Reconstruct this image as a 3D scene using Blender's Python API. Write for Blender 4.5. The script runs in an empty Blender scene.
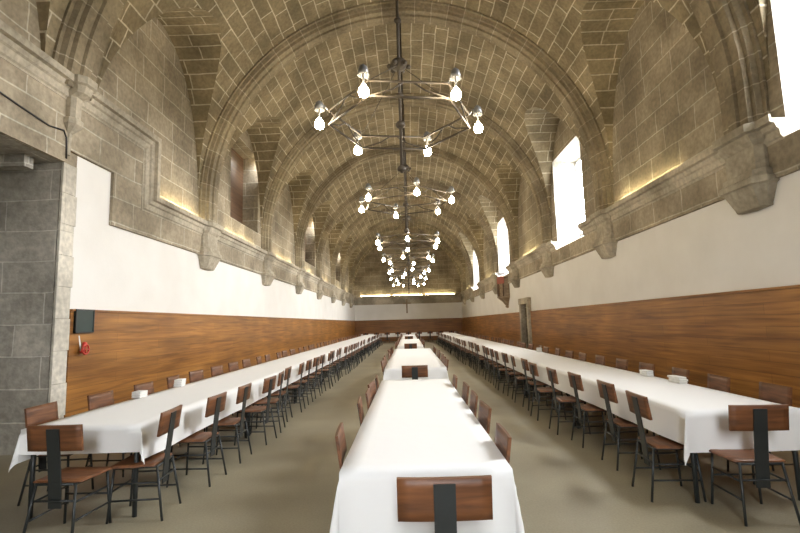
import bpy, bmesh, math, random
from mathutils import Vector, Matrix
random.seed(7)
S = bpy.context.scene
C = S.collection
PI = math.pi

# ------------------------------------------------------------------ camera
EYE = 1.57
F = 477.0
def cam_setup():
    ey = Vector(((408.5-400)/F, (323-266.5)/F, 1)).normalized()
    ex = Vector((1, -.028, 0)); ex = (ex - ex.dot(ey)*ey).normalized()
    ez = ex.cross(ey)
    if ez.y > 0: ez = -ez
    M = Matrix((ex, ey, ez)).transposed()      # world -> camera (x right, y down, z forward)
    right, down, fwd = M[0], M[1], M[2]
    R = Matrix((right, -down, -fwd)).transposed()
    cd = bpy.data.cameras.new('camera'); co = bpy.data.objects.new('camera', cd); C.objects.link(co)
    cd.sensor_width = 36; cd.lens = F/800*36; cd.clip_end = 200; cd.clip_start = .05
    co.matrix_world = Matrix.Translation((0, 0, EYE)) @ R.to_4x4()
    S.camera = co
cam_setup()

# ------------------------------------------------------------------ light
SKY = 85.0
BULB = 185.0
TUBE = 80.0
w = bpy.data.worlds.new('world'); S.world = w; w.use_nodes = True
bg = w.node_tree.nodes['Background']; bg.inputs[1].default_value = SKY
_tc = w.node_tree.nodes.new('ShaderNodeTexCoord'); _sp = w.node_tree.nodes.new('ShaderNodeSeparateXYZ'); _cr = w.node_tree.nodes.new('ShaderNodeValToRGB')
w.node_tree.links.new(_tc.outputs['Generated'], _sp.inputs[0]); w.node_tree.links.new(_sp.outputs['Z'], _cr.inputs[0]); w.node_tree.links.new(_cr.outputs[0], bg.inputs[0])
_cr.color_ramp.elements[0].position = 0; _cr.color_ramp.elements[0].color = (.12, .12, .11, 1)      # ground outside
_cr.color_ramp.elements[1].position = .03; _cr.color_ramp.elements[1].color = (.93, .96, 1, 1)      # bright overcast sky
S.view_settings.view_transform = 'Standard'
S.view_settings.look = 'None'
S.view_settings.gamma = 1
S.view_settings.use_curve_mapping = False
S.view_settings.exposure = -0.6
def portal(loc, rot, sx, sy):
    l = bpy.data.lights.new('daylight_portal', 'AREA'); l.shape = 'RECTANGLE'; l.size = sx; l.size_y = sy
    l.cycles.is_portal = True
    o = bpy.data.objects.new('daylight_portal', l); C.objects.link(o); o.location = loc; o.rotation_euler = rot

# ------------------------------------------------------------------ dimensions
D = 4.8                      # half width of hall
Y0, Y1 = -3.05, 42.9         # rear wall, end wall
ZS = 4.6                     # vault springing
RIBS = [-3.05+4.75*k for k in range(10)]       # 1.7, 6.45, 11.2 ...
WIN = [(3.4, 5.8), (12.6, 15.0), (22.2, 24.8), (31.9, 34.3)]
ZL = 3.1                     # lunette rise
Z_BAND, Z_COR = 3.28, 4.0

# ------------------------------------------------------------------ materials
def mat(name, build):
    m = bpy.data.materials.new(name); m.use_nodes = True
    nt = m.node_tree; b = nt.nodes['Principled BSDF']
    build(nt, b); return m
def N(nt, t, **k):
    n = nt.nodes.new(t)
    for a, v in k.items():
        if a.startswith('i_'): n.inputs[a[2:].replace('_', ' ')].default_value = v
        else: setattr(n, a, v)
    return n
def L(nt, a, b): nt.links.new(a, b)
def mix(nt, fac, a, b, mode='MIX'):
    n = nt.nodes.new('ShaderNodeMix'); n.data_type = 'RGBA'; n.blend_type = mode
    for s, v in ((n.inputs[0], fac), (n.inputs[6], a), (n.inputs[7], b)):
        if hasattr(v, 'links'): L(nt, v, s)
        else: s.default_value = v if not isinstance(v, tuple) else (*v, 1)
    return n.outputs[2]
def ramp(nt, src, stops):
    r = nt.nodes.new('ShaderNodeValToRGB'); e = r.color_ramp.elements
    while len(e) < len(stops): e.new(.5)
    for x, (p, c) in zip(e, stops): x.position = p; x.color = (*c, 1)
    L(nt, src, r.inputs[0]); return r.outputs[0]
def bump(nt, b, h, s=.3, d=.01):
    n = N(nt, 'ShaderNodeBump'); n.inputs['Strength'].default_value = s; n.inputs['Distance'].default_value = d
    L(nt, h, n.inputs['Height']); L(nt, n.outputs[0], b.inputs['Normal'])
def stone(name, c1, c2, mortar, bw, rh, ms=.014, stain=(.30, .27, .22), rot=False):
    def f(nt, b):
        uv = N(nt, 'ShaderNodeUVMap', uv_map='UVMap')
        geo = N(nt, 'ShaderNodeNewGeometry')
        n0 = N(nt, 'ShaderNodeTexNoise'); n0.inputs['Scale'].default_value = 1.6; L(nt, uv.outputs[0], n0.inputs['Vector'])
        # wobble the joints slightly
        sub = N(nt, 'ShaderNodeVectorMath', operation='MULTIPLY_ADD')
        L(nt, n0.outputs['Color'], sub.inputs[0]); sub.inputs[1].default_value = (.07, .05, 0); L(nt, uv.outputs[0], sub.inputs[2])
        br = N(nt, 'ShaderNodeTexBrick'); L(nt, sub.outputs[0], br.inputs['Vector'])
        br.inputs['Scale'].default_value = 1; br.inputs['Brick Width'].default_value = bw; br.inputs['Row Height'].default_value = rh
        br.inputs['Mortar Size'].default_value = ms; br.inputs['Mortar Smooth'].default_value = .5; br.inputs['Bias'].default_value = 0
        br.inputs['Color1'].default_value = (*c1, 1); br.inputs['Color2'].default_value = (*c2, 1); br.inputs['Mortar'].default_value = (*mortar, 1)
        br.offset = .45; br.squash = .8; br.squash_frequency = 3
        n1 = N(nt, 'ShaderNodeTexNoise'); n1.inputs['Scale'].default_value = .9; n1.inputs['Detail'].default_value = 6; L(nt, geo.outputs['Position'], n1.inputs['Vector'])
        st = ramp(nt, n1.outputs['Fac'], [(.38, (.62, .60, .56)), (.62, (1.12, 1.1, 1.06))])
        n2 = N(nt, 'ShaderNodeTexNoise'); n2.inputs['Scale'].default_value = 14; n2.inputs['Detail'].default_value = 8; L(nt, geo.outputs['Position'], n2.inputs['Vector'])
        st2 = ramp(nt, n2.outputs['Fac'], [(.3, (.78, .78, .78)), (.7, (1.15, 1.15, 1.15))])
        c = mix(nt, 1., br.outputs['Color'], st, 'MULTIPLY'); c = mix(nt, 1., c, st2, 'MULTIPLY')
        L(nt, c, b.inputs['Base Color']); b.inputs['Roughness'].default_value = .9
        ad = N(nt, 'ShaderNodeMath', operation='MULTIPLY_ADD'); L(nt, br.outputs['Fac'], ad.inputs[0]); ad.inputs[1].default_value = -.7; L(nt, n2.outputs['Fac'], ad.inputs[2])
        bump(nt, b, ad.outputs[0], .5, .02)
    return mat(name, f)
M = {}
M['vault'] = stone('vault_stone', (.245, .20, .125), (.35, .29, .19), (.66, .60, .48), .78, .33, .017)
M['stone'] = stone('wall_stone', (.34, .29, .215), (.45, .39, .295), (.62, .58, .48), .95, .42, .015)
M['grey'] = stone('grey_ashlar', (.36, .34, .30), (.50, .475, .42), (.60, .58, .53), 1.1, .43, .012)
M['pale'] = stone('pale_dressed_stone', (.47, .425, .34), (.54, .49, .40), (.42, .37, .30), 1.3, 3.0, .006)
M['rib'] = stone('rib_stone', (.29, .24, .165), (.37, .315, .22), (.52, .46, .36), 3.0, .42, .012)
M['quoin'] = stone('pale_quoin_stone', (.60, .57, .50), (.68, .65, .58), (.5, .47, .4), 1.3, 3.0, .006)
M['whitestone'] = stone('limewashed_stone', (.80, .79, .76), (.84, .83, .80), (.70, .69, .66), .9, .42, .01)
def fplaster(nt, b):
    geo = N(nt, 'ShaderNodeNewGeometry'); n = N(nt, 'ShaderNodeTexNoise'); n.inputs['Scale'].default_value = 1.3; n.inputs['Detail'].default_value = 5
    L(nt, geo.outputs['Position'], n.inputs['Vector'])
    L(nt, ramp(nt, n.outputs['Fac'], [(.3, (.80, .78, .74)), (.7, (.86, .845, .81))]), b.inputs['Base Color']); b.inputs['Roughness'].default_value = .85
    n2 = N(nt, 'ShaderNodeTexNoise'); n2.inputs['Scale'].default_value = 25; L(nt, geo.outputs['Position'], n2.inputs['Vector']); bump(nt, b, n2.outputs['Fac'], .15, .01)
M['plaster'] = mat('white_plaster', fplaster)
def fwood(dark, light, seam=.155, axis='Y', sc=1.0, rough=.42):
    def f(nt, b):
        tc = N(nt, 'ShaderNodeTexCoord'); mp = N(nt, 'ShaderNodeMapping')
        mp.inputs['Scale'].default_value = {'Y': (14, .7, 16), 'X': (.7, 14, 16), 'L': (2.0*sc, 14*sc, 14*sc)}[axis]
        L(nt, tc.outputs['Object'], mp.inputs['Vector'])
        n = N(nt, 'ShaderNodeTexNoise'); n.inputs['Scale'].default_value = 1; n.inputs['Detail'].default_value = 7; n.inputs['Distortion'].default_value = .6
        L(nt, mp.outputs[0], n.inputs['Vector'])
        c = ramp(nt, n.outputs['Fac'], [(.32, dark), (.68, light)])
        n3 = N(nt, 'ShaderNodeTexNoise'); n3.inputs['Scale'].default_value = .8; L(nt, tc.outputs['Object'], n3.inputs['Vector'])
        c = mix(nt, 1., c, ramp(nt, n3.outputs['Fac'], [(.35, (.82, .8, .78)), (.65, (1.1, 1.1, 1.1))]), 'MULTIPLY')
        h = n.outputs['Fac']
        if seam:
            uv = N(nt, 'ShaderNodeUVMap', uv_map='UVMap')
            br = N(nt, 'ShaderNodeTexBrick'); L(nt, uv.outputs[0], br.inputs['Vector']); br.inputs['Scale'].default_value = 1
            br.inputs['Brick Width'].default_value = 2.6; br.inputs['Row Height'].default_value = seam; br.inputs['Mortar Size'].default_value = .0025
            br.inputs['Color1'].default_value = (.88, .88, .88, 1); br.inputs['Color2'].default_value = (1.08, 1.06, 1.04, 1); br.inputs['Mortar'].default_value = (.45, .42, .4, 1)
            c = mix(nt, 1., c, br.outputs['Color'], 'MULTIPLY')
        L(nt, c, b.inputs['Base Color']); b.inputs['Roughness'].default_value = rough
        bump(nt, b, h, .12, .004)
    return f
M['panel'] = mat('varnished_wall_boards', fwood((.21, .082, .016), (.44, .20, .042)))
M['panelx'] = mat('varnished_end_boards', fwood((.18, .075, .02), (.34, .15, .04), axis='X'))
M['chairwood'] = mat('chair_plywood', fwood((.10, .038, .015), (.25, .098, .035), seam=0, axis='L', sc=1.6, rough=.5))
M['door'] = mat('door_wood_and_recess_shade', fwood((.10, .055, .03), (.20, .115, .06), seam=.2, axis='Y'))
M['oldwood'] = mat('carved_old_wood', fwood((.22, .15, .09), (.36, .27, .17), seam=0, axis='L', sc=1))
def ffloor(nt, b):
    geo = N(nt, 'ShaderNodeNewGeometry')
    n = N(nt, 'ShaderNodeTexNoise'); n.inputs['Scale'].default_value = .7; n.inputs['Detail'].default_value = 5; L(nt, geo.outputs['Position'], n.inputs['Vector'])
    c = ramp(nt, n.outputs['Fac'], [(.35, (.235, .205, .14)), (.65, (.335, .30, .21))])
    n2 = N(nt, 'ShaderNodeTexNoise'); n2.inputs['Scale'].default_value = 60; n2.inputs['Detail'].default_value = 3; L(nt, geo.outputs['Position'], n2.inputs['Vector'])
    c = mix(nt, 1., c, ramp(nt, n2.outputs['Fac'], [(.3, (.88, .88, .88)), (.7, (1.1, 1.1, 1.1))]), 'MULTIPLY')
    L(nt, c, b.inputs['Base Color'])
    L(nt, ramp(nt, n.outputs['Fac'], [(.2, (.40,)*3), (.8, (.48,)*3)]), b.inputs['Roughness'])
    bump(nt, b, n2.outputs['Fac'], .1, .003)
M['floor'] = mat('beige_polished_concrete', ffloor)
def fcloth(nt, b):
    geo = N(nt, 'ShaderNodeNewGeometry')
    b.inputs['Base Color'].default_value = (.86, .86, .85, 1); b.inputs['Roughness'].default_value = .8
    b.inputs['Sheen Weight'].default_value = .15
    n = N(nt, 'ShaderNodeTexNoise'); n.inputs['Scale'].default_value = 3.2; n.inputs['Detail'].default_value = 4; L(nt, geo.outputs['Position'], n.inputs['Vector'])
    bump(nt, b, n.outputs['Fac'], .35, .02)
M['cloth'] = mat('white_table_linen', fcloth)
def flat(name, col, rough=.5, metal=0., emit=None, es=0):
    def f(nt, b):
        geo = N(nt, 'ShaderNodeNewGeometry'); n = N(nt, 'ShaderNodeTexNoise'); n.inputs['Scale'].default_value = 9
        L(nt, geo.outputs['Position'], n.inputs['Vector'])
        L(nt, ramp(nt, n.outputs['Fac'], [(.3, tuple(v*.88 for v in col)), (.7, tuple(min(1, v*1.1) for v in col))]), b.inputs['Base Color'])
        b.inputs['Roughness'].default_value = rough; b.inputs['Metallic'].default_value = metal
        if emit: b.inputs['Emission Color'].default_value = (*emit, 1); b.inputs['Emission Strength'].default_value = es
    return mat(name, f)
M['steel'] = flat('black_painted_steel', (.022, .026, .026), .42)
M['iron'] = flat('wrought_iron', (.055, .042, .028), .6, .1)
M['zinc'] = flat('grey_lamp_metal', (.22, .22, .22), .4, .5)
M['bulb'] = flat('lit_bulb', (1, .9, .7), .4, 0, (1, .85, .60), BULB)
M['tube'] = flat('lit_fluorescent_tube', (1, .95, .8), .4, 0, (1, .84, .48), TUBE)
M['white'] = flat('white_enamel', (.8, .8, .78), .4)
M['napkin'] = flat('white_folded_cotton', (.82, .81, .78), .8)
M['green'] = flat('dark_green_board', (.016, .034, .028), .5)
M['red'] = flat('red_paint', (.50, .045, .03), .4)
M['cable'] = flat('black_cable', (.03, .028, .025), .6)
M['redcloth'] = flat('faded_red_fabric', (.42, .14, .10), .8)
M['tabletop'] = flat('brown_table_board', (.16, .09, .05), .5)
def fglass(nt, b):
    out = nt.nodes['Material Output']; t = N(nt, 'ShaderNodeBsdfTransparent'); g = N(nt, 'ShaderNodeBsdfGlossy'); g.inputs['Roughness'].default_value = .05
    mx = N(nt, 'ShaderNodeMixShader'); mx.inputs[0].default_value = .06
    L(nt, t.outputs[0], mx.inputs[1]); L(nt, g.outputs[0], mx.inputs[2]); L(nt, mx.outputs[0], out.inputs['Surface'])
M['glass'] = mat('window_glass', fglass)

# ------------------------------------------------------------------ mesh builder
class MB:
    def __init__(s): s.v = []; s.f = []; s.uv = []; s.mi = []; s.sm = []
    def quad(s, ps, uv=None, mi=0, smooth=False):
        b = len(s.v); s.v += [tuple(p) for p in ps]; s.f.append(tuple(range(b, b+len(ps))))
        if uv is None:
            a = Vector(ps[1])-Vector(ps[0]); c = Vector(ps[2])-Vector(ps[0]); n = a.cross(c)
            k = max(range(3), key=lambda i: abs(n[i]))
            uv = [((p[1], p[2]) if k == 0 else (p[0], p[2]) if k == 1 else (p[0], p[1])) for p in ps]
        s.uv.append(uv); s.mi.append(mi); s.sm.append(smooth)
    def box(s, x0, x1, y0, y1, z0, z1, mi=0, T=None, shear=0):
        P = [Vector((x, y, z)) for z in (z0, z1) for y in (y0, y1) for x in (x0, x1)]
        if T: P = [T @ p for p in P]
        for q in ((0, 2, 3, 1), (4, 5, 7, 6), (0, 1, 5, 4), (2, 6, 7, 3), (0, 4, 6, 2), (1, 3, 7, 5)):
            s.quad([P[i] for i in q], mi=mi)
    def grid(s, P, UV=None, mi=0, smooth=True):
        nr, nc = len(P), len(P[0]); b = len(s.v)
        for r in P: s.v += [tuple(p) for p in r]
        for i in range(nr-1):
            for j in range(nc-1):
                q = (b+i*nc+j, b+i*nc+j+1, b+(i+1)*nc+j+1, b+(i+1)*nc+j); s.f.append(q)
                if UV: s.uv.append([UV[i][j], UV[i][j+1], UV[i+1][j+1], UV[i+1][j]])
                else: s.uv.append([(s.v[k][0], s.v[k][1]+s.v[k][2]) for k in q])
                s.mi.append(mi); s.sm.append(smooth)
    def tube(s, pts, r, n=6, mi=0, cap=True, rs=None):
        pts = [Vector(p) for p in pts]; rings = []
        for i, p in enumerate(pts):
            d = (pts[min(i+1, len(pts)-1)] - pts[max(i-1, 0)]).normalized()
            a = d.cross(Vector((0, 0, 1)) if abs(d.z) < .9 else Vector((1, 0, 0))).normalized(); c = d.cross(a)
            rr = rs[i] if rs else r
            rings.append([p + rr*(math.cos(t)*a + math.sin(t)*c) for t in [2*PI*k/n for k in range(n+1)]])
        s.grid(rings, mi=mi)
        if cap:
            s.quad(rings[0][:-1], mi=mi); s.quad(rings[-1][:-1][::-1], mi=mi)
    def lathe(s, prof, c=(0, 0, 0), n=12, mi=0):
        rings = [[(c[0]+r*math.cos(2*PI*k/n), c[1]+r*math.sin(2*PI*k/n), c[2]+z) for k in range(n+1)] for r, z in prof]
        s.grid(rings, mi=mi)
    def ball(s, c, r, n=10, mi=0, sz=1.0):
        m = n//2+1
        s.lathe([(max(1e-4, r*math.sin(PI*i/m)), -sz*r*math.cos(PI*i/m)) for i in range(m+1)], c, n, mi)
    def build(s, name, mats, parent=None, loc=None, bevel=0, merge=True):
        me = bpy.data.meshes.new(name); me.from_pydata(s.v, [], s.f)
        uvl = me.uv_layers.new(name='UVMap'); i = 0
        for u in s.uv:
            for c in u: uvl.data[i].uv = c; i += 1
        if not isinstance(mats, (list, tuple)): mats = [mats]
        for m in mats: me.materials.append(m)
        me.polygons.foreach_set('material_index', s.mi); me.polygons.foreach_set('use_smooth', s.sm)
        if merge:
            bm = bmesh.new(); bm.from_mesh(me); bmesh.ops.remove_doubles(bm, verts=bm.verts, dist=1e-5)
            bmesh.ops.recalc_face_normals(bm, faces=bm.faces)
            if bevel:
                bmesh.ops.bevel(bm, geom=[e for e in bm.edges if len(e.link_faces) == 2 and e.calc_face_angle(0) > .6], offset=bevel, segments=2, affect='EDGES', profile=.5)
            bm.to_mesh(me); bm.free()
        me.update()
        o = bpy.data.objects.new(name, me); C.objects.link(o)
        if parent: o.parent = parent
        if loc: o.location = loc
        return o
def struct(o): o['kind'] = 'structure'; return o
def tag(o, label, cat, group=None, kind=None):
    o['label'] = label; o['category'] = cat
    if group: o['group'] = group
    if kind: o['kind'] = kind
    return o
def thing(name, label, cat, loc=(0, 0, 0), rz=0, group=None):
    o = bpy.data.objects.new(name, None); C.objects.link(o); o.location = loc; o.rotation_euler = (0, 0, rz)
    o.empty_display_size = .1
    return tag(o, label, cat, group)
def copy_tree(o, parent=None, kids=None):
    c = o.copy(); C.objects.link(c)
    if parent: c.parent = parent
    for ch in CH.get(o.name, []) if False else list(o.children): copy_tree(ch, c)
    return c
CH = {}

# ------------------------------------------------------------------ shell
def wall_rects(mb, x, y0, y1, z0, z1, holes, mi_fn, zsplit=()):
    ys = sorted({y0, y1, *[h[0] for h in holes], *[h[1] for h in holes]})
    zs = sorted({z0, z1, *zsplit, *[h[2] for h in holes], *[h[3] for h in holes]})
    ys = [y for y in ys if y0 <= y <= y1]; zs = [z for z in zs if z0 <= z <= z1]
    for a, b in zip(ys, ys[1:]):
        for c, d in zip(zs, zs[1:]):
            my, mz = (a+b)/2, (c+d)/2
            if any(h[0] < my < h[1] and h[2] < mz < h[3] for h in holes): continue
            mb.quad([(x, a, c), (x, b, c), (x, b, d), (x, a, d)], mi=mi_fn(my, mz))
# floor
m = MB(); m.box(-8, 6.2, Y0-.2, Y1+.2, -.2, 0); struct(m.build('floor', M['floor']))
# right wall with four deep window embrasures and a doorway
OUT = .75
W_Z0, W_Z1 = 3.75, 6.6
DOOR = (18.95, 20.0, 0, 2.2)
m = MB()
holes = [(a, b, W_Z0, W_Z1) for a, b in WIN] + [DOOR]
wall_rects(m, D, Y0, Y1, 0, 8.1, holes, lambda y, z: 0 if z < Z_BAND else 1, (Z_BAND,))
for a, b in WIN:
    oa, ob, oz0, oz1 = a+.12, b-.12, W_Z0+.4, W_Z1-.06; X2 = D+OUT
    i = [(D, a, W_Z0), (D, b, W_Z0), (D, b, W_Z1), (D, a, W_Z1)]; o = [(X2, oa, oz0), (X2, ob, oz0), (X2, ob, oz1), (X2, oa, oz1)]
    for k in range(4):
        q = [i[k], i[(k+1) % 4], o[(k+1) % 4], o[k]]
        m.quad(q, mi=2, uv=([(p[0], p[2]) for p in q] if k in (1, 3) else [(p[1], p[0]) for p in q]))
m.quad([(D, DOOR[0], 0), (D+.35, DOOR[0], 0), (D+.35, DOOR[0], DOOR[3]), (D, DOOR[0], DOOR[3])], mi=1)
m.quad([(D, DOOR[1], 0), (D+.35, DOOR[1], 0), (D+.35, DOOR[1], DOOR[3]), (D, DOOR[1], DOOR[3])], mi=1)
m.quad([(D, DOOR[0], DOOR[3]), (D+.35, DOOR[0], DOOR[3]), (D+.35, DOOR[1], DOOR[3]), (D, DOOR[1], DOOR[3])], mi=1)
struct(m.build('wall_right', [M['plaster'], M['stone'], M['whitestone']]))
# left wall: alcove opening, blind windows
ALC = (1.8, 6.4, 0, 3.95)
BL = [(12.75, 15.15, 4.6, 7.1), (22.2, 24.7, 4.6, 7.1), (31.8, 34.2, 4.6, 7.1)]
m = MB()
def lm(y, z):
    if y < 6.7: return 1
    if y < 7.5: return 0 if z < 4.15 else 1
    return 0 if z < Z_BAND else 1
wall_rects(m, -D, Y0, Y1, 0, 8.1, [ALC, *BL, (6.7, 6.7, 0, 0), (7.5, 7.5, 0, 0)], lm, (Z_BAND, 4.15))
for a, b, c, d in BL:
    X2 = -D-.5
    m.quad([(X2, a, c), (X2, b, c), (X2, b, d), (X2, a, d)], mi=2)  # dark backing colour stands in for the shade inside the blind recesses
    i = [(-D, a, c), (-D, b, c), (-D, b, d), (-D, a, d)]; o = [(X2, y, z) for _, y, z in i]
    for k in range(4):
        q = [i[k], i[(k+1) % 4], o[(k+1) % 4], o[k]]
        m.quad(q, mi=1, uv=([(p[0], p[2]) for p in q] if k in (1, 3) else [(p[1], p[0]) for p in q]))
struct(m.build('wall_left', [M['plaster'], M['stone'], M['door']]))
# alcove in left wall
m = MB(); a, b, _, t = ALC
m.box(-7.9, -D-.02, b, b+.3, 0, t+.3); m.box(-7.9, -D-.02, a-.3, a, 0, t+.3); m.box(-8.1, -7.8, a-.3, b+.3, 0, t+.3)
struct(m.build('wall_alcove', M['grey']))
m = MB(); m.box(-7.8, -D+.0, a, b, t, t+.3)
struct(m.build('ceiling_alcove', M['grey']))
m = MB()
for k in range(6):
    y = a+.5+k*.75; m.box(-7.8, -D-.25, y, y+.16, t-.16, t)
struct(m.build('trim_1', M['grey']))
# pale quoins of the alcove corner
m = MB(); z = 0; k = 0
while z < t-.01:
    z1 = min(z+.44, t); m.box(-D-.005, -D+.03, b-.0, b+(.30 if k % 2 else .27), z+.004, z1); z = z1; k += 1
struct(m.build('trim_2', M['quoin'], bevel=.004))
# end wall and rear wall
def cross_wall(name, y, holes, endmat):
    m = MB()
    xs = sorted({-D, D, *[h[0] for h in holes], *[h[1] for h in holes]}); zs = sorted({0, Z_BAND, 9.6, *[h[2] for h in holes], *[h[3] for h in holes]})
    for p, q in zip(xs, xs[1:]):
        for c, d in zip(zs, zs[1:]):
            mx_, mz = (p+q)/2, (c+d)/2
            if any(h[0] < mx_ < h[1] and h[2] < mz < h[3] for h in holes): continue
            m.quad([(p, y, c), (q, y, c), (q, y, d), (p, y, d)], mi=0 if mz < Z_BAND else 1)
    return struct(m.build(name, [M['plaster'], M['stone']]))
cross_wall('wall_end', Y1, [], 0)
REAR = [(-.65, .65, 2.0, 4.6)]
cross_wall('wall_rear', Y0, REAR, 0)
# ------------------------------------------------------------------ vault
def vault():
    m = MB(); NB, NT = 44, 6
    for r0, r1 in zip(RIBS, RIBS[1:]+[None]):
        if r1 is None: r1 = Y1; lun = False
        else: lun = True
        if r1 > Y1: r1 = Y1
        yc = (r0+r1)/2; hw = 1.88
        if lun and abs((r1-r0)-4.75) < .1:
            us = [math.sin(-PI/2 + PI*i/40) for i in range(41)]
            ys = [r0] + [yc+hw*u for u in us] + [r1]
        else: ys = [r0+(r1-r0)*i/6 for i in range(7)]; hw = 1e-6
        rows, uvs = [], []
        arc = 0; arcs = []
        for y in ys:
            u = (y-yc)/hw
            zl = ZS + (ZL*math.sqrt(max(0, 1-u*u)) if abs(u) < 1 else 0)
            if hw < 1: zl = ZS
            xg = math.sqrt(D*D-(zl-ZS)**2)
            # arc length along the small arch
            th = math.acos(max(-1, min(1, u))) if abs(u) <= 1 else (0 if u > 0 else PI)
            al = (PI-th)*2.5
            row, uv = [], []
            for i in range(NT):
                x = -D + (D-xg)*i/NT; row.append((x, y, zl)); uv.append((x, al+50))
            a0 = math.asin(xg/D)
            for i in range(NB+1):
                t = -a0 + 2*a0*i/NB; row.append((D*math.sin(t), y, ZS+D*math.cos(t))); uv.append((y, t*D))
            for i in range(1, NT+1):
                x = xg + (D-xg)*i/NT; row.append((x, y, zl)); uv.append((x, al+50))
            rows.append(row); uvs.append(uv)
        b = len(m.v); nc = len(rows[0])
        for r in rows: m.v += r
        for i in range(len(rows)-1):
            for j in range(nc-1):
                q = [(i, j), (i, j+1), (i+1, j+1), (i+1, j)]
                side = j < NT or j >= NT+NB
                U = []
                for (ii, jj) in q:
                    if side:
                        y = rows[ii][jj][1]; u = max(-1, min(1, (y-yc)/hw)); U.append((rows[ii][jj][0], (PI-math.acos(u))*2.5+50))
                    else:
                        p = rows[ii][jj]; U.append((p[1], math.atan2(p[0], p[2]-ZS)*D))
                m.f.append(tuple(b+ii*nc+jj for ii, jj in q)); m.uv.append(U); m.mi.append(0); m.sm.append(False)
    o = m.build('ceiling', M['vault'], merge=False)
    return struct(o)
vault()
trim_no = [3]
def trim(mb, mats, bevel=0):
    o = struct(mb.build('trim_%d' % trim_no[0], mats, bevel=bevel)); trim_no[0] += 1; return o
# transverse ribs
PROF = [(-.42, .0), (-.42, .07), (-.36, .07), (-.33, .14), (-.27, .14), (-.25, .20), (-.10, .20), (-.08, .24), (.08, .24), (.10, .20), (.25, .20), (.27, .14), (.33, .14), (.36, .07), (.42, .07), (.42, 0)]
for y in RIBS[:]:
    m = MB(); rows, uv = [], []
    path = []
    zb = 3.96
    path.append((-1, 0, None, zb)); 
    n = 56
    for py, d in [(p[0], p[1]) for p in PROF]:
        pass
    pts = [('s', -1, zb)] + [('a', -PI/2 + PI*i/n, 0) for i in range(n+1)] + [('s', 1, zb)]
    for t in pts:
        row, u = [], []
        acc = 0
        for k, (py, d) in enumerate(PROF):
            yy = min(max(y+py, Y0), Y1)
            if t[0] == 's' and t[1] < 0 and 6 < y < 7: row.append((-(D+.03-d), yy, 5.0)); s_ = .4-PI/2*D
            elif t[0] == 'a' and t[1] < 0 and 6 < y < 7 and ZS+(D+.03-d)*math.cos(t[1]) < 5.0: row.append((-(D+.03-d), yy, 5.0)); s_ = .4-PI/2*D
            elif t[0] == 's': row.append((t[1]*(D+.03-d), yy, t[2])); s_ = (t[2]-ZS)*1 - PI/2*D if t[1] < 0 else PI/2*D + (ZS-t[2])
            else: row.append(((D+.03-d)*math.sin(t[1]), yy, ZS+(D+.03-d)*math.cos(t[1]))); s_ = t[1]*D
            if k: acc += math.hypot(PROF[k][0]-PROF[k-1][0], PROF[k][1]-PROF[k-1][1])
            u.append((acc+.3, s_))
        rows.append(row); uv.append(u)
    m.grid(rows, uv, smooth=False)
    trim(m, M['rib'])
# cornices: profile (offset from wall, z relative)
CP = [(-.02, -.28), (.06, -.28), (.06, -.25), (.085, -.23), (.10, -.14), (.13, -.12), (.15, -.06), (.21, -.05), (.21, .05), (.185, .05), (.18, .0), (-.02, .0)]
def extr(m, sx, ya, yb, z):
    rows = [[(sx*(D-o), y, z+dz) for o, dz in CP] for y in (ya, yb)]
    L_ = [0]
    for k in range(1, len(CP)): L_.append(L_[-1]+math.hypot(CP[k][0]-CP[k-1][0], CP[k][1]-CP[k-1][1]))
    m.grid(rows, [[(y, l+.2) for l in L_] for y in (ya, yb)], smooth=False)
    for R_, y in ((rows[0], ya), (rows[1], yb)):
        lip = (R_[7][0], y, z); ch = list(R_[1:8])+[lip]
        for p, q in zip(ch, ch[1:]): m.quad([(sx*D, y, p[2]), p, q, (sx*D, y, q[2])])
        m.quad([lip, R_[8], R_[9], R_[10]])
def band(m, sx, ya, yb, z0, z1, d=.05):
    m.box(*sorted((sx*(D-d), sx*(D+.01))), ya, yb, z0, z1)
# right cornice, broken at the windows
segs = []; y = Y0
for a, b in WIN: segs.append((y, a)); y = b
segs.append((y, Y1))
for a, b in segs:
    m = MB(); extr(m, 1, a, b, Z_COR); trim(m, M['pale'])
m = MB(); 
for a, b in segs: band(m, 1, a, b, Z_BAND, Z_COR-.28)
for a, b in WIN: band(m, 1, a, b, Z_BAND, W_Z0-.002)
trim(m, M['stone'])
# left cornice: high part then step down at 8.6
ZH = 5.12
m = MB(); YS = 8.6
rows = [[(-(D-o), Y0, ZH+dz) for o, dz in CP], [(-(D-o), YS+dz, ZH+dz) for o, dz in CP], [(-(D-o), YS+dz, Z_COR+dz) for o, dz in CP], [(-(D-o), Y1, Z_COR+dz) for o, dz in CP]]
LL = [0]
for k in range(1, len(CP)): LL.append(LL[-1]+math.hypot(CP[k][0]-CP[k-1][0], CP[k][1]-CP[k-1][1]))
m.grid(rows, [[(p, l+.2) for l in LL] for p in (Y0, YS, YS+1.02, Y1+1.02)], smooth=False); trim(m, M['pale'])
m = MB(); band(m, -1, Y0, 6.4, 3.95, ZH-.28); band(m, -1, 6.4, 7.5, 4.15, ZH-.28); band(m, -1, 7.5, YS-.28, Z_BAND, ZH-.28); band(m, -1, YS-.28, Y1, Z_BAND, Z_COR-.28)
trim(m, M['stone'])
# end cornice
m = MB(); rows = [[(x, Y1-o, Z_COR+dz) for o, dz in CP] for x in (-D, D)]; m.grid(rows, [[(x, o+dz) for o, dz in CP] for x in (-D, D)], smooth=False)
m.box(-D, D, Y1-.05, Y1+.01, Z_BAND, Z_COR-.28); trim(m, M['pale'])
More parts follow.
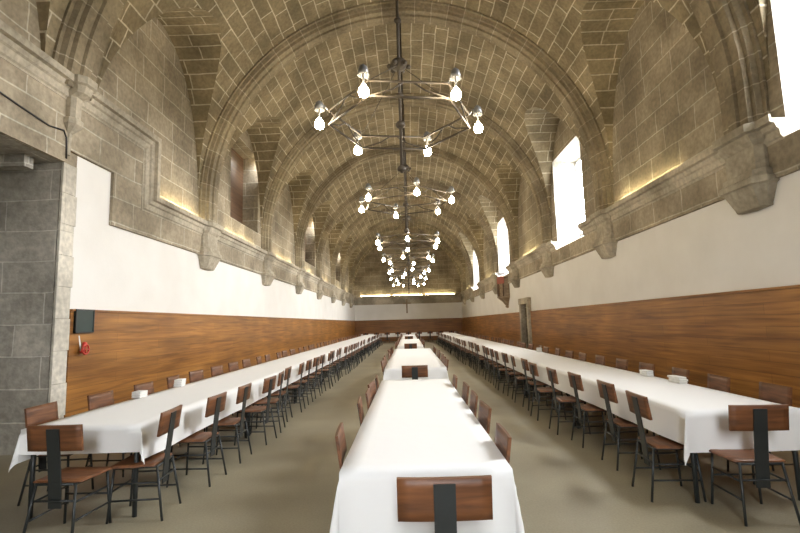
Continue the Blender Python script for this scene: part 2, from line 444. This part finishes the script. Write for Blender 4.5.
# corbels
def corbel(sx, y, z):
    m = MB()
    sec = [(.055, .46, .30), (-.05, .46, .30), (-.07, .42, .25), (-.16, .41, .22), (-.22, .36, .17), (-.54, .36, .17), (-.56, .40, .23), (-.64, .40, .24), (-.67, .44, .28), (-.74, .44, .28), (-.76, .40, .25), (-1.0, .29, .14), (-1.03, .29, .12), (-1.05, .001, .02)]
    if z > 4.5: sec = [(.055, .19, .35), (-.05, .19, .35), (-.07, .15, .31), (-.17, .13, .28), (-.22, .11, .17), (-.52, .10, .16), (-.55, .14, .19), (-.62, .14, .19), (-.74, .05, .07), (-1.05, .04, .06), (-1.07, .001, .02)]
    rows = []
    for dz, hw, pr in sec:
        ch = min(hw*.45, pr*.45)
        ring = [(-.01, -hw), (pr-ch, -hw), (pr, -hw+ch), (pr, hw-ch), (pr-ch, hw), (-.01, hw)]
        rows.append([(sx*(D-p+.0), y+q, z+dz) for p, q in ring])
    m.grid(rows, [[(k*.3+.1, r[0][2]*.3) for k in range(6)] for r in rows], smooth=False)
    m.quad(rows[0])
    return trim(m, M['pale'])
for y in RIBS[1:]:
    corbel(1, y, Z_COR)
    if y > 9: corbel(-1, y, Z_COR)
    else: corbel(-1, y, ZH) if y > 6 else None
# wainscots
def wains(sx, ya, yb):
    m = MB(); m.box(*sorted((sx*(D-.035), sx*(D+.01))), ya, yb, 0, 1.87); m.box(*sorted((sx*(D-.06), sx*(D+.01))), ya, yb, 1.87, 1.90); m.box(*sorted((sx*(D-.05), sx*(D+.01))), ya, yb, 0, .1)
    trim(m, M['panel'])
wains(-1, 6.69, Y1)
wains(1, Y0, 18.75); wains(1, 20.2, Y1)
m = MB(); m.box(-D, D, Y1-.04, Y1+.01, 0, 1.87); m.box(-D, D, Y1-.06, Y1+.01, 1.87, 1.90); trim(m, M['panelx'])
# ------------------------------------------------------------------ windows
wn = [1]
def window_x(a, b, z0, z1, x):
    m = MB(); t = .05
    for (p, q, c, d) in ((a, a+t, z0, z1), (b-t, b, z0, z1), (a, b, z0, z0+t), (a, b, z1-t, z1), ((a+b)/2-.02, (a+b)/2+.02, z0, z1)):
        m.box(x-.03, x+.03, p, q, c, d)
    for k in (1, 2, 3): z = z0+(z1-z0)*k/4; m.box(x-.012, x+.012, a, b, z-.012, z+.012)
    o = struct(m.build('window_%d' % wn[0], M['white'])); wn[0] += 1
    g = MB(); g.box(x-.003, x+.003, a+t, b-t, z0+t, z1-t); g.build('glass_pane', M['glass'], o)
    portal((x+.1, (a+b)/2, (z0+z1)/2), (0, PI/2, 0), z1-z0, b-a)
for a, b in WIN: window_x(a+.12, b-.12, W_Z0+.4, W_Z1-.06, D+OUT-.03)
for a, b, c, d in REAR:
    m = MB(); t = .06; y = Y0-.12
    for (p, q, e, f) in ((a, a+t, c, d), (b-t, b, c, d), (a, b, c, c+t), (a, b, d-t, d), ((a+b)/2-.03, (a+b)/2+.03, c, d), (a, b, (c+d)/2-.02, (c+d)/2+.02)):
        m.box(p, q, y-.03, y+.12, e, f)
    o = struct(m.build('window_%d' % wn[0], M['white'])); wn[0] += 1
    g = MB(); g.box(a+t, b-t, y-.003, y+.003, c+t, d-t); g.build('glass_pane', M['glass'], o)
    portal(((a+b)/2, y-.1, (c+d)/2), (PI/2, 0, 0), b-a, d-c)
# ------------------------------------------------------------------ doorway in right wall
m = MB(); a, b, _, t = DOOR
m.box(D-.14, D+.05, a-.2, a+.02, 0, t+.02); m.box(D-.14, D+.05, b-.02, b+.2, 0, t+.02); m.box(D-.16, D+.05, a-.22, b+.22, t, t+.24)
trim(m, M['pale'], bevel=.01)
m = MB(); m.box(D+.28, D+.34, a, b, 0, t); o = struct(m.build('door_1', M['door']))
m = MB(); m.ball((D+.25, a+.12, 1.0), .03); m.tube([(D+.25, a+.12, 1.0), (D+.29, a+.12, 1.0)], .012); m.build('door_handle', M['iron'], o)

# ------------------------------------------------------------------ pulpit under third window
t_ = thing('pulpit', 'carved wooden reading pulpit hanging on the right wall under a tall window', 'pulpit', (D, 23.0, 2.15))
def octa(m, prof, n=8, c=(0, 0, 0), half=True):
    rows = []
    for r, z in prof:
        rows.append([(c[0]-r*math.cos(-PI/2+PI*k/5), c[1]+r*math.sin(-PI/2+PI*k/5), c[2]+z) for k in range(6)])
    m.grid(rows, smooth=False); return rows
m = MB(); r = octa(m, [(.06, 0), (.14, .05), (.12, .12), (.28, .32), (.5, .5), (.5, .56)]); m.quad(r[-1]); m.build('pulpit_base', M['oldwood'], t_)
m = MB(); octa(m, [(.44, .56), (.44, 1.42), (.40, 1.42), (.40, .58)]); m.build('parapet', M['oldwood'], t_)
m = MB(); r = octa(m, [(.49, 1.42), (.49, 1.48), (.38, 1.48), (.38, 1.42), (.49, 1.42)]); m.build('handrail', M['door'], t_)
m = MB()
for k in range(6):
    a_ = -PI/2+PI*k/5; p = (-.46*math.cos(a_), .46*math.sin(a_))
    m.tube([(*p, .56), (*p, 1.44)], .03)
m.build('corner_posts', M['door'], t_)
m = MB(); rr = [[(-q*math.cos(a_), q*math.sin(a_), z) for a_ in [-1.1+.3*k for k in range(4)]] for q, z in ((.40, 1.49), (.50, 1.495), (.51, 1.15))]
m.grid(rr); o = m.build('draped_cloth', M['redcloth'], t_); o['label'] = 'faded red cloth over the rail'
t_ = thing('book_stand', 'small dark reading stand on the pulpit rail against the bright window', 'lectern', (D-.32, 22.75, 3.65))
m = MB(); m.tube([(0, 0, -.02), (0, 0, .12)], .02); m.lathe([(.07, -.02), (.07, 0), (.02, .01)]); m.build('stand', M['iron'], t_)
m = MB(); T = Matrix.Translation((0, 0, .15)) @ Matrix.Rotation(.5, 4, 'X'); m.box(-.16, .16, -.13, .13, -.015, .015, T=T); m.build('tray', M['iron'], t_)

# crucifix
t_ = thing('crucifix', 'dark wooden crucifix high on the white end wall', 'crucifix', (-.1, Y1-.05, 2.45))
m = MB(); m.box(-.06, .06, -.03, .03, 0, 1.25); m.build('upright', M['oldwood'], t_)
m = MB(); m.box(-.36, .36, -.04, .02, .82, .93); m.build('crossbar', M['oldwood'], t_)
# ------------------------------------------------------------------ wall devices
t_ = thing('notice_board', 'small dark green board fixed at the top of the left wooden panelling', 'board', (-D+.045, 6.95, 1.56))
m = MB(); m.box(-.02, .02, -.2, .2, 0, .34); m.build('board', M['green'], t_, bevel=.006)
m = MB()
for p in ((-.005, .03, -.2, .2, 0, .02), (-.005, .03, -.2, .2, .32, .34), (-.005, .03, -.2, -.18, 0, .34), (-.005, .03, .18, .2, 0, .34)): m.box(*p)
m.build('frame', M['steel'], t_)
t_ = thing('fire_hose_valve', 'red fire hose valve with coiled hose under the dark green board', 'valve', (-D+.04, 6.93, 1.30))
m = MB(); m.tube([(0, 0, 0), (.05, 0, 0)], .035, 10); m.lathe([(.001, .05), (.03, .05), (.03, .12), (.001, .13)], (.05, 0, 0)); m.tube([(.05, -.03, .02), (.08, -.09, 0)], .02, 8); m.build('valve_body', M['red'], t_)
m = MB(); m.tube([(.07, .07*math.cos(t), .02+.07*math.sin(t)) for t in [2*PI*k/16 for k in range(17)]], .012, 6, cap=False); m.tube([(.07, 0, -.05), (.07, 0, .09)], .008); m.tube([(.07, -.07, .02), (.07, .07, .02)], .008); m.build('hand_wheel', M['red'], t_)
m = MB(); m.tube([(.03, -.05, 0), (.05, -.1, .1), (.03, -.1, .22)], .009); o = m.build('bracket', M['white'], t_); o['label'] = 'white pipe beside the red valve'
m = MB()
pts = [(-D+.065, Y0+.1+i*.5, 4.38+.05*math.sin(i*1.3)) for i in range(19)]
pts = [p for p in pts if p[1] < 6.2] + [(-D+.06, 6.32, 4.38), (-D+.06, 6.38, 4.3), (-D+.06, 6.4, 4.0)]
m.tube(pts, .012, 5); tag(m.build('cable', M['cable']), 'thin black cable running along the stone above the left alcove', 'cable')

# ------------------------------------------------------------------ tables and tablecloths
def cloth(name, x0, x1, y0, y1, label, group, hx=.28, hy=.28, seed=0):
    rnd = random.Random(seed)
    nx = max(4, int((x1-x0)/.12)); ny = max(6, int((y1-y0)/.16)); nh = 7
    ph = [rnd.uniform(0, 6) for _ in range(8)]
    us = [-hx*(nh-i)/nh for i in range(nh)] + [x0*0+(x1-x0)*i/nx for i in range(nx+1)] + [(x1-x0)+hx*(i+1)/nh for i in range(nh)]
    vs = [-hy*(nh-i)/nh for i in range(nh)] + [(y1-y0)*i/ny for i in range(ny+1)] + [(y1-y0)+hy*(i+1)/nh for i in range(nh)]
    W, Ln, zt = x1-x0, y1-y0, .755
    def wav(s, k): return math.sin(s*2.7+ph[k])*.5+math.sin(s*6.1+ph[k+1])*.35+math.sin(s*11.7+ph[k+2])*.15
    def pos(u, v):
        ox = u if u < 0 else (u-W if u > W else 0); oy = v if v < 0 else (v-Ln if v > Ln else 0)
        cx = min(max(u, 0), W); cy = min(max(v, 0), Ln)
        if ox == 0 and oy == 0: return (x0+cx, y0+cy, zt + .0015*math.sin(cx*9+ph[3])*math.sin(cy*5+ph[4]))
        r = math.hypot(ox, oy)
        if ox == 0 or oy == 0:
            s = cy if oy == 0 else cx
            edge = min(s, (Ln if oy == 0 else W)-s)
            f = .03 + .10*wav(s, 0)*min(1, edge/.3)*min(1, r/.28)
            f = max(.015, f)
            dx = f*r*(1 if ox > 0 else -1 if ox < 0 else 0); dy = f*r*(1 if oy > 0 else -1 if oy < 0 else 0)
            return (x0+cx+dx, y0+cy+dy, zt-r*math.sqrt(1-f*f))
        p = math.atan2(abs(oy), abs(ox)); g = math.sin(2*p)
        a_ = .03 + .17*g**1.5
        # a fold swung slightly sideways
        q = p + .25*g*math.sin(ph[5]+(ox > 0)*2)
        return (x0+cx+a_*r*math.cos(q)*(1 if ox > 0 else -1), y0+cy+a_*r*math.sin(q)*(1 if oy > 0 else -1), zt-r*math.sqrt(1-a_*a_))
    m = MB(); m.grid([[pos(u, v) for u in us] for v in vs])
    o = m.build(name, M['cloth'], merge=False)
    # round the table edge a little
    return tag(o, label, 'tablecloth', group)
def table_mesh(W, Ln):
    t = MB(); t.box(-W/2, W/2, -Ln/2, Ln/2, .715, .749)
    l = MB(); l.tube([(0, 0, 0), (0, 0, .715)], .02, 8)
    a = MB(); i = .06
    for p in ((-W/2+i, W/2-i, -Ln/2+i, -Ln/2+i+.025), (-W/2+i, W/2-i, Ln/2-i-.025, Ln/2-i), (-W/2+i, -W/2+i+.025, -Ln/2+i, Ln/2-i), (W/2-i-.025, W/2-i, -Ln/2+i, Ln/2-i)): a.box(*p, .655, .715)
    return t, l, a
def table(x0, x1, y0, y1, label, group=None):
    W, Ln = x1-x0, y1-y0
    t = thing('dining_table', label, 'table', ((x0+x1)/2, (y0+y1)/2, 0), 0, group)
    a, b, c = table_mesh(W-.01, Ln-.01)
    a.build('tabletop', M['tabletop'], t, bevel=.004); c.build('apron', M['steel'], t)
    first = None
    for sx in (-1, 1):
        for sy in (-1, 1):
            if first is None: first = b.build('leg', M['steel'], t); o = first
            else: o = first.copy(); C.objects.link(o)
            o.location = (sx*(W/2-.07), sy*(Ln/2-.07), 0)
    return t
def many(k): return ['first', 'second', 'third', 'fourth', 'fifth', 'sixth', 'seventh', 'eighth', 'ninth', 'tenth', 'eleventh', 'twelfth', 'thirteenth', 'fourteenth', 'fifteenth', 'sixteenth'][k]
G_C = 'white tablecloths'
LT = (-3.35, -2.31, 4.17, 36.5); RT = (2.32, 3.32, 4.2, 37.0)
cloth('tablecloth', *LT, 'white cloth over the long row of tables beside the left wall', G_C, .28, .21, seed=1)
cloth('tablecloth', *RT, 'white cloth over the long row of tables beside the right wall', G_C, .28, .33, seed=2)
CT = [(-.41, .55, 2.76, 7.05), (-.46, .66, 8.75, 15.4), (-.42, .50, 17.2, 24.6), (-.42, .42, 26.2, 33.8)]
CL = ['white cloth on the nearest centre table, filling the foreground', 'white cloth on the second centre table, behind the foreground one', 'white cloth on the third centre table, halfway down the hall', 'white cloth on the fourth and farthest centre table']
for k, (q, l) in enumerate(zip(CT, CL)): cloth('tablecloth', *q, l, G_C, .28, .38 if k == 0 else .27, seed=5+k)
HT = (-3.9, 3.9, 39.3, 40.1)
cloth('tablecloth', *HT, 'white cloth on the head table crossing the far end of the hall', G_C, seed=11)
for side, R_ in (('left', LT), ('right', RT)):
    n = 11; Ly = (R_[3]-R_[2])/n
    for k in range(n):
        table(R_[0], R_[1], R_[2]+k*Ly, R_[2]+(k+1)*Ly, ('nearest table hidden under the cloth beside the %s wall' % side) if k == 0 else ('%s table from the near end under the %s wall cloth' % (many(k), side)), 'tables beside the %s wall' % side)
for k, q in enumerate(CT):
    table(*q, ['nearest centre table under its white cloth', 'second centre table under its white cloth', 'third centre table under its white cloth', 'farthest centre table under its white cloth'][k], 'centre tables')
table(*HT, 'head table standing across the far end under its white cloth')

# ------------------------------------------------------------------ chairs
def chair_parts():
    P = {}
    # faces +Y (towards the table); origin on floor under seat centre
    m = MB(); rows = []
    ys = [-.165, -.155, -.08, 0, .1, .18, .2]; 
    def sz(x, y): return .452 - .010*max(0, 1-(x/.18)**2)*max(0, 1-(y/.19)**2)
    xs = [-.205, -.19, -.1, 0, .1, .19, .205]
    m.grid([[(x*(.93 if y < -.06 else 1), y, sz(x, y)-(.008 if (y > .195 or y < -.16) or abs(x) > .2 else 0)) for x in xs] for y in ys])
    m.grid([[(x*(.93 if y < -.06 else 1), y, sz(x, y)-.022+(.006 if (y > .195 or y < -.16) or abs(x) > .2 else 0)) for x in xs[::-1]] for y in ys])
    bx = [(x*(.93 if y < -.06 else 1), y) for x, y in [(-.205, y) for y in ys] + [(x, .2) for x in xs[1:]] + [(.205, y) for y in ys[::-1][1:]] + [(x, -.165) for x in xs[::-1][1:]]]
    m.grid([[(x, y, .444) for x, y in bx], [(x, y, .434) for x, y in bx]])
    P['seat'] = (m, 'chairwood', 0)
    tilt = Matrix.Translation((0, -.215, .775)) @ Matrix.Rotation(-.14, 4, 'X').inverted()
    m = MB(); xs = [-.215+.43*i/8 for i in range(9)]
    def bk(x, z, o): return tilt @ Vector((x, -.007*(1-(x/.215)**2)+o, z))
    zz = [-.098, -.05, 0, .05, .098]
    m.grid([[bk(x, z, .012) for x in xs] for z in zz]); m.grid([[bk(x, z, -.006) for x in xs[::-1]] for z in zz])
    for z, fl in ((zz[0], 1), (zz[-1], -1)): m.grid([[bk(x, z, .012) for x in xs], [bk(x, z, -.006) for x in xs]], smooth=False)
    for x in (xs[0], xs[-1]): m.grid([[bk(x, z, .012) for z in zz], [bk(x, z, -.006) for z in zz]], smooth=False)
    P['backrest'] = (m, 'chairwood', 0)
    m = MB()
    path = [tilt @ Vector((0, -.022, .075)), tilt @ Vector((0, -.022, -.09)), Vector((0, -.215, .60)), Vector((0, -.195, .44)), Vector((0, -.182, .25))]
    for a_, b_ in zip(path, path[1:]):
        q = [Vector((s*.05, 0, 0)) for s in (-1, 1)]
        d = Vector((0, .010, 0))
        A = [a_+q[0], a_+q[1], a_+q[1]+d, a_+q[0]+d]; B = [b_+q[0], b_+q[1], b_+q[1]+d, b_+q[0]+d]
        for k in range(4): m.quad([A[k], A[(k+1) % 4], B[(k+1) % 4], B[k]])
        if a_ is path[0]: m.quad(A)
        if b_ is path[-1]: m.quad(B)
    P['back_bar'] = (m, 'steel', 0)
    tops = {(-1, -1): (-.155, -.175), (1, -1): (.155, -.175), (-1, 1): (-.17, .165), (1, 1): (.17, .165)}
    bots = {(-1, -1): (-.195, -.245), (1, -1): (.195, -.245), (-1, 1): (-.195, .195), (1, 1): (.195, .195)}
    for k in tops:
        m = MB(); m.tube([(*tops[k], .435), (*bots[k], .0)], .0105, 8); P['leg', k] = (m, 'steel', 0)
    def at(k, z): f = 1-z/.435; return (tops[k][0]+(bots[k][0]-tops[k][0])*f, tops[k][1]+(bots[k][1]-tops[k][1])*f, z)
    m = MB(); m.tube([at((-1, -1), .425), at((1, -1), .425), at((1, 1), .425), at((-1, 1), .425), at((-1, -1), .425)], .010, 6); P['seat_frame'] = (m, 'steel', 0)
    for n_, a_, b_, z in (('a', (-1, -1), (1, -1), .31), ('b', (-1, 1), (1, 1), .24), ('c', (-1, -1), (-1, 1), .17), ('d', (1, -1), (1, 1), .17), ('e', (-1, -1), (-1, 1), .30), ('f', (1, -1), (1, 1), .30)):
        m = MB(); m.tube([at(a_, z), at(b_, z)], .008, 6); P['stretcher', n_] = (m, 'steel', 0)
    return P
PARTS = chair_parts()
GC = {}
def make_chair(label, group):
    t = thing('dining_chair', label, 'chair', (0, 0, 0), 0, group)
    for k, (m, mt, bv) in PARTS.items():
        m.build(k if isinstance(k, str) else k[0], M[mt], t, bevel=bv)
    return t
def joined():
    J = MB()
    for k, (m, mt, bv) in PARTS.items():
        b = len(J.v); J.v += m.v; J.f += [tuple(i+b for i in f) for f in m.f]; J.uv += m.uv; J.mi += [0 if mt == 'chairwood' else 1]*len(m.f); J.sm += m.sm
    return J
proto = [None, None]
def chair(x, y, rz, label, group, lod=False):
    """x, y = position of the top of the backrest; rz = facing (0 faces +Y)"""
    i = 1 if lod else 0
    if proto[i] is None:
        proto[i] = make_chair(label, group) if not lod else tag(joined().build('dining_chair', [M['chairwood'], M['steel']], merge=False), label, 'chair', group)
        o = proto[i]
    elif lod: o = proto[i].copy(); C.objects.link(o)
    else: o = copy_tree(proto[i])
    off = .25
    o.location = (x - math.sin(rz)*off, y + math.cos(rz)*off, 0); o.rotation_euler = (0, 0, rz)
    o['label'] = label; o['group'] = group
    return o
BASE = 'wooden backed chair'
def spaced(start, end, step, rnd, j=.06):
    ys = list(start); y = ys[-1]
    while y+step < end:
        y += step*rnd.uniform(1-j, 1+j); ys.append(y)
    return ys
def row(side, edge, ys, x, rz, jit, group, where, lo=16.0, xs=None):
    rnd = random.Random(hash(len(where))*3+7)
    for k, y in enumerate(ys):
        far = y > lo
        if k == 0: lab = 'nearest %s on the %s' % (BASE, where)
        elif y < 13.5 and k < 12: lab = '%s %s from the near end on the %s' % (many(k), BASE, where)
        elif y < 24: lab = '%s midway along the %s' % (BASE, where)
        else: lab = 'tiny distant %s toward the far end of the %s' % (BASE, where)
        xx = xs[k] if xs and k < len(xs) else x+rnd.uniform(-jit, jit)
        chair(xx, y, rz+rnd.uniform(-.10, .10), lab, group, far)
rnd = random.Random(3)
row('l', 0, spaced([4.33, 5.15, 5.95, 6.78, 7.5, 8.3, 9.15], 36.2, .80, rnd), -2.02, PI/2, .05, 'chairs on the aisle side of the left table', 'left table aisle side', xs=[-2.10, -2.02, -2.0, -1.93, -1.96])
row('r', 0, spaced([4.5, 5.36, 6.26, 6.95, 7.9, 8.75], 36.6, .82, rnd), 2.03, -PI/2, .05, 'chairs on the aisle side of the right table', 'right table aisle side', xs=[2.03, 2.10, 2.07, 1.98, 1.96])
row('lw', 0, spaced([4.75, 5.55, 6.45, 7.3], 36.2, .83, rnd), -3.62, -PI/2, .04, 'chairs between the left table and the wall', 'left table wall side')
row('rw', 0, spaced([4.85, 5.65, 6.5, 7.35], 36.6, .83, rnd), 3.57, PI/2, .04, 'chairs between the right table and the wall', 'right table wall side')
for k, (q, ys0) in enumerate(zip(CT, (([3.32, 4.55, 5.15, 5.85, 6.5], [3.18, 4.15, 4.80, 5.5, 6.3]), ([9.3], [9.2]), ([17.8], [17.7]), ([26.8], [26.7])))):
    nm = ['nearest', 'second', 'third', 'farthest'][k]
    for s, ys in ((-1, ys0[0]), (1, ys0[1])):
        yy = ys if k == 0 else spaced(ys, q[3]-.3, .78, rnd)
        sd = 'left' if s < 0 else 'right'
        row('c', 0, yy, (q[0]-.085 if s < 0 else q[1]+.085), -s*-PI/2*-1 if False else (-PI/2 if s < 0 else PI/2), .03, 'chairs along the %s side of the %s centre table' % (sd, nm), '%s centre table %s side' % (nm, sd))
chair(.14, 2.24, .0, 'wooden backed chair at the near head of the foreground centre table, bottom of the picture', 'chairs at the table heads')
chair(.08, 7.98, .0, 'chair between the first and second centre tables', 'chairs at the table heads')
chair(.05, 16.5, .0, 'chair between the second and third centre tables', 'chairs at the table heads', True)
chair(.0, 25.5, .0, 'chair between the third and farthest centre tables', 'chairs at the table heads', True)
chair(-2.72, 3.68, -.03, 'chair at the near end of the left table, back towards the viewer', 'chairs at the table heads')
chair(2.66, 3.78, -.06, 'chair at the near end of the right table, back towards the viewer', 'chairs at the table heads')
for k in range(9):
    chair(-3.5+k*.87, 39.0, random.uniform(-.1, .1), 'tiny distant chair in front of the head table', 'chairs in front of the head table', True)

# ------------------------------------------------------------------ folded stacks on the tables
def stack(x, y, w_, d_, n, label):
    t = thing('napkin_stack', label, 'napkins', (x, y, .758), random.uniform(-.2, .2), 'white folded stacks on the side tables')
    for k in range(n):
        j = random.uniform(-.006, .006); m = MB(); m.box(-w_/2+j, w_/2+j, -d_/2-j, d_/2-j, .001+k*.026, .025+k*.026); m.build('folded_napkin', M['napkin'], t, bevel=.005)
stack(-3.31, 5.92, .11, .16, 3, 'small white folded stack on the left table, nearer one by the panelling')
stack(-3.31, 6.95, .11, .18, 4, 'small white folded stack on the left table, farther one by the panelling')
stack(3.26, 6.0, .10, .24, 3, 'folded white stack on the right table, the nearest one by the panelling')
stack(3.26, 6.75, .10, .16, 3, 'folded white stack on the right table, the middle one of three')
stack(3.26, 12.2, .11, .2, 4, 'folded white stack on the right table, the farthest one near the door')

# ------------------------------------------------------------------ chandeliers
def chandelier():
    t = thing('chandelier', '', 'chandelier')
    R = 1.0; V = [(R*math.cos(PI/3*k), R*math.sin(PI/3*k)) for k in range(7)]
    for z in (.0, .2):
        m = MB()
        for a_, b_ in zip(V, V[1:]): m.tube([(*a_, z), (*b_, z)], .016, 6)
        m.build('hexagonal_ring', M['iron'], t)
    for k in range(6):
        a_, b_ = V[k], V[k+1]; mid = ((a_[0]+b_[0])/2, (a_[1]+b_[1])/2)
        m = MB(); m.tube([(*a_, 0), ((a_[0]*.7+b_[0]*.3), (a_[1]*.7+b_[1]*.3), .1), (*[(a_[i]*.55+b_[i]*.45) for i in (0, 1)], .2)], .011, 5); m.tube([(*b_, 0), ((b_[0]*.7+a_[0]*.3), (b_[1]*.7+a_[1]*.3), .1), (*[(b_[i]*.55+a_[i]*.45) for i in (0, 1)], .2)], .011, 5)
        m.build('scroll_brace', M['iron'], t)
    m = MB(); m.tube([(0, 0, -.68), (0, 0, 5.1)], .022, 8); o = m.build('rod', M['iron'], t)
    for z, r in ((-.62, .06), (.02, .07), (.45, .055), (.92, .12), (1.6, .055), (2.5, .05)):
        m = MB(); m.ball((0, 0, z), r, 12, sz=.8)
        if r > .1:
            for q in range(6): m.ball((.14*math.cos(q*PI/3), .14*math.sin(q*PI/3), z-.03), .035, 8)
        m.build('knob', M['iron'], t)
    for k in range(3):
        a_ = V[2*k]; m = MB(); m.tube([(a_[0], a_[1], .2), (0, 0, .92)], .006, 4); m.build('stay', M['iron'], t)
    for k in range(6):
        c, s = math.cos(PI/3*k), math.sin(PI/3*k); x, y = 1.13*c, 1.13*s
        m = MB(); m.tube([(R*c, R*s, .2), (1.06*c, 1.06*s, .27), (x, y, .26)], .013, 6); m.tube([(x, y, .08), (x, y, .30)], .014, 6); m.lathe([(.015, .34), (.05, .31), (.075, .2), (.07, .2), (.012, .27)], (x, y, 0), 12)
        l = m.build('lamp', M['zinc'], t)
        m = MB(); m.lathe([(.018, .09), (.035, .065), (.06, .025), (.066, -.015), (.05, -.055), (.002, -.075)], (x, y, 0), 12); m.build('bulb', M['bulb'], l)
    return t
CHD = [(6.45, 4.33, 8), (11.2, 4.38, 43), (15.95, 4.20, 30), (20.7, 4.29, 18), (25.45, 4.30, 40), (30.2, 4.36, 12), (34.95, 4.36, 50)]
c0 = chandelier()
CLAB = ['nearest iron chandelier, the largest six-lamp ring near the top', 'second iron chandelier from the viewer, just below the nearest one', 'third iron chandelier from the viewer', 'fourth iron chandelier from the viewer', 'fifth iron chandelier, among the cluster of distant lights', 'sixth iron chandelier, among the cluster of distant lights', 'farthest iron chandelier, lowest in the cluster of distant lights']
for k, (y, z, r) in enumerate(CHD):
    o = c0 if k == 0 else copy_tree(c0)
    o.location = (-.03+.04*min(k, 3), y, z); o.rotation_euler = (0, 0, math.radians(r)); o['label'] = CLAB[k]; o['group'] = 'iron chandeliers'

# ------------------------------------------------------------------ fluorescent tubes on the cornice ledges
def tube_light(x, y, z, ln, rz, label):
    t = thing('tube_light', label, 'light', (x, y, z), rz, 'tube lights on the cornice ledge')
    m = MB(); m.box(-.03, .03, -ln/2, ln/2, .0, .035); m.build('housing', M['white'], t)
    m = MB(); m.tube([(0, -ln/2+.02, .055), (0, ln/2-.02, .055)], .016, 8); m.build('tube', M['tube'], t)
for k, r in enumerate(RIBS[2:-1]):
    yc = r+2.375
    if yc > Y1-1: continue
    where = ['nearest', 'second', 'third', 'fourth', 'fifth', 'sixth', 'seventh'][k]
    if k == 0: tube_light(-D+.07, 9.85, Z_COR+.005, 1.7, 0, 'nearest lit tube light on the left cornice ledge'); tube_light(D-.07, 9.3, Z_COR+.005, 2.4, 0, 'nearest lit tube light on the right cornice ledge')
    else:
        tube_light(-D+.07, yc, Z_COR+.005, 2.4, 0, '%s lit tube light along the left cornice ledge' % where)
        if (k % 2) == 0: tube_light(D-.07, yc, Z_COR+.005, 2.4, 0, '%s lit tube light along the right cornice ledge' % ['nearest', '', 'second', '', 'third', '', 'farthest'][k])
for k, (x, n) in enumerate(((-2.9, 'left'), (0, 'middle'), (2.9, 'right'))):
    tube_light(x, Y1-.08, Z_COR+.005, 2.7, PI/2, '%s lit tube light on the end wall cornice' % n)
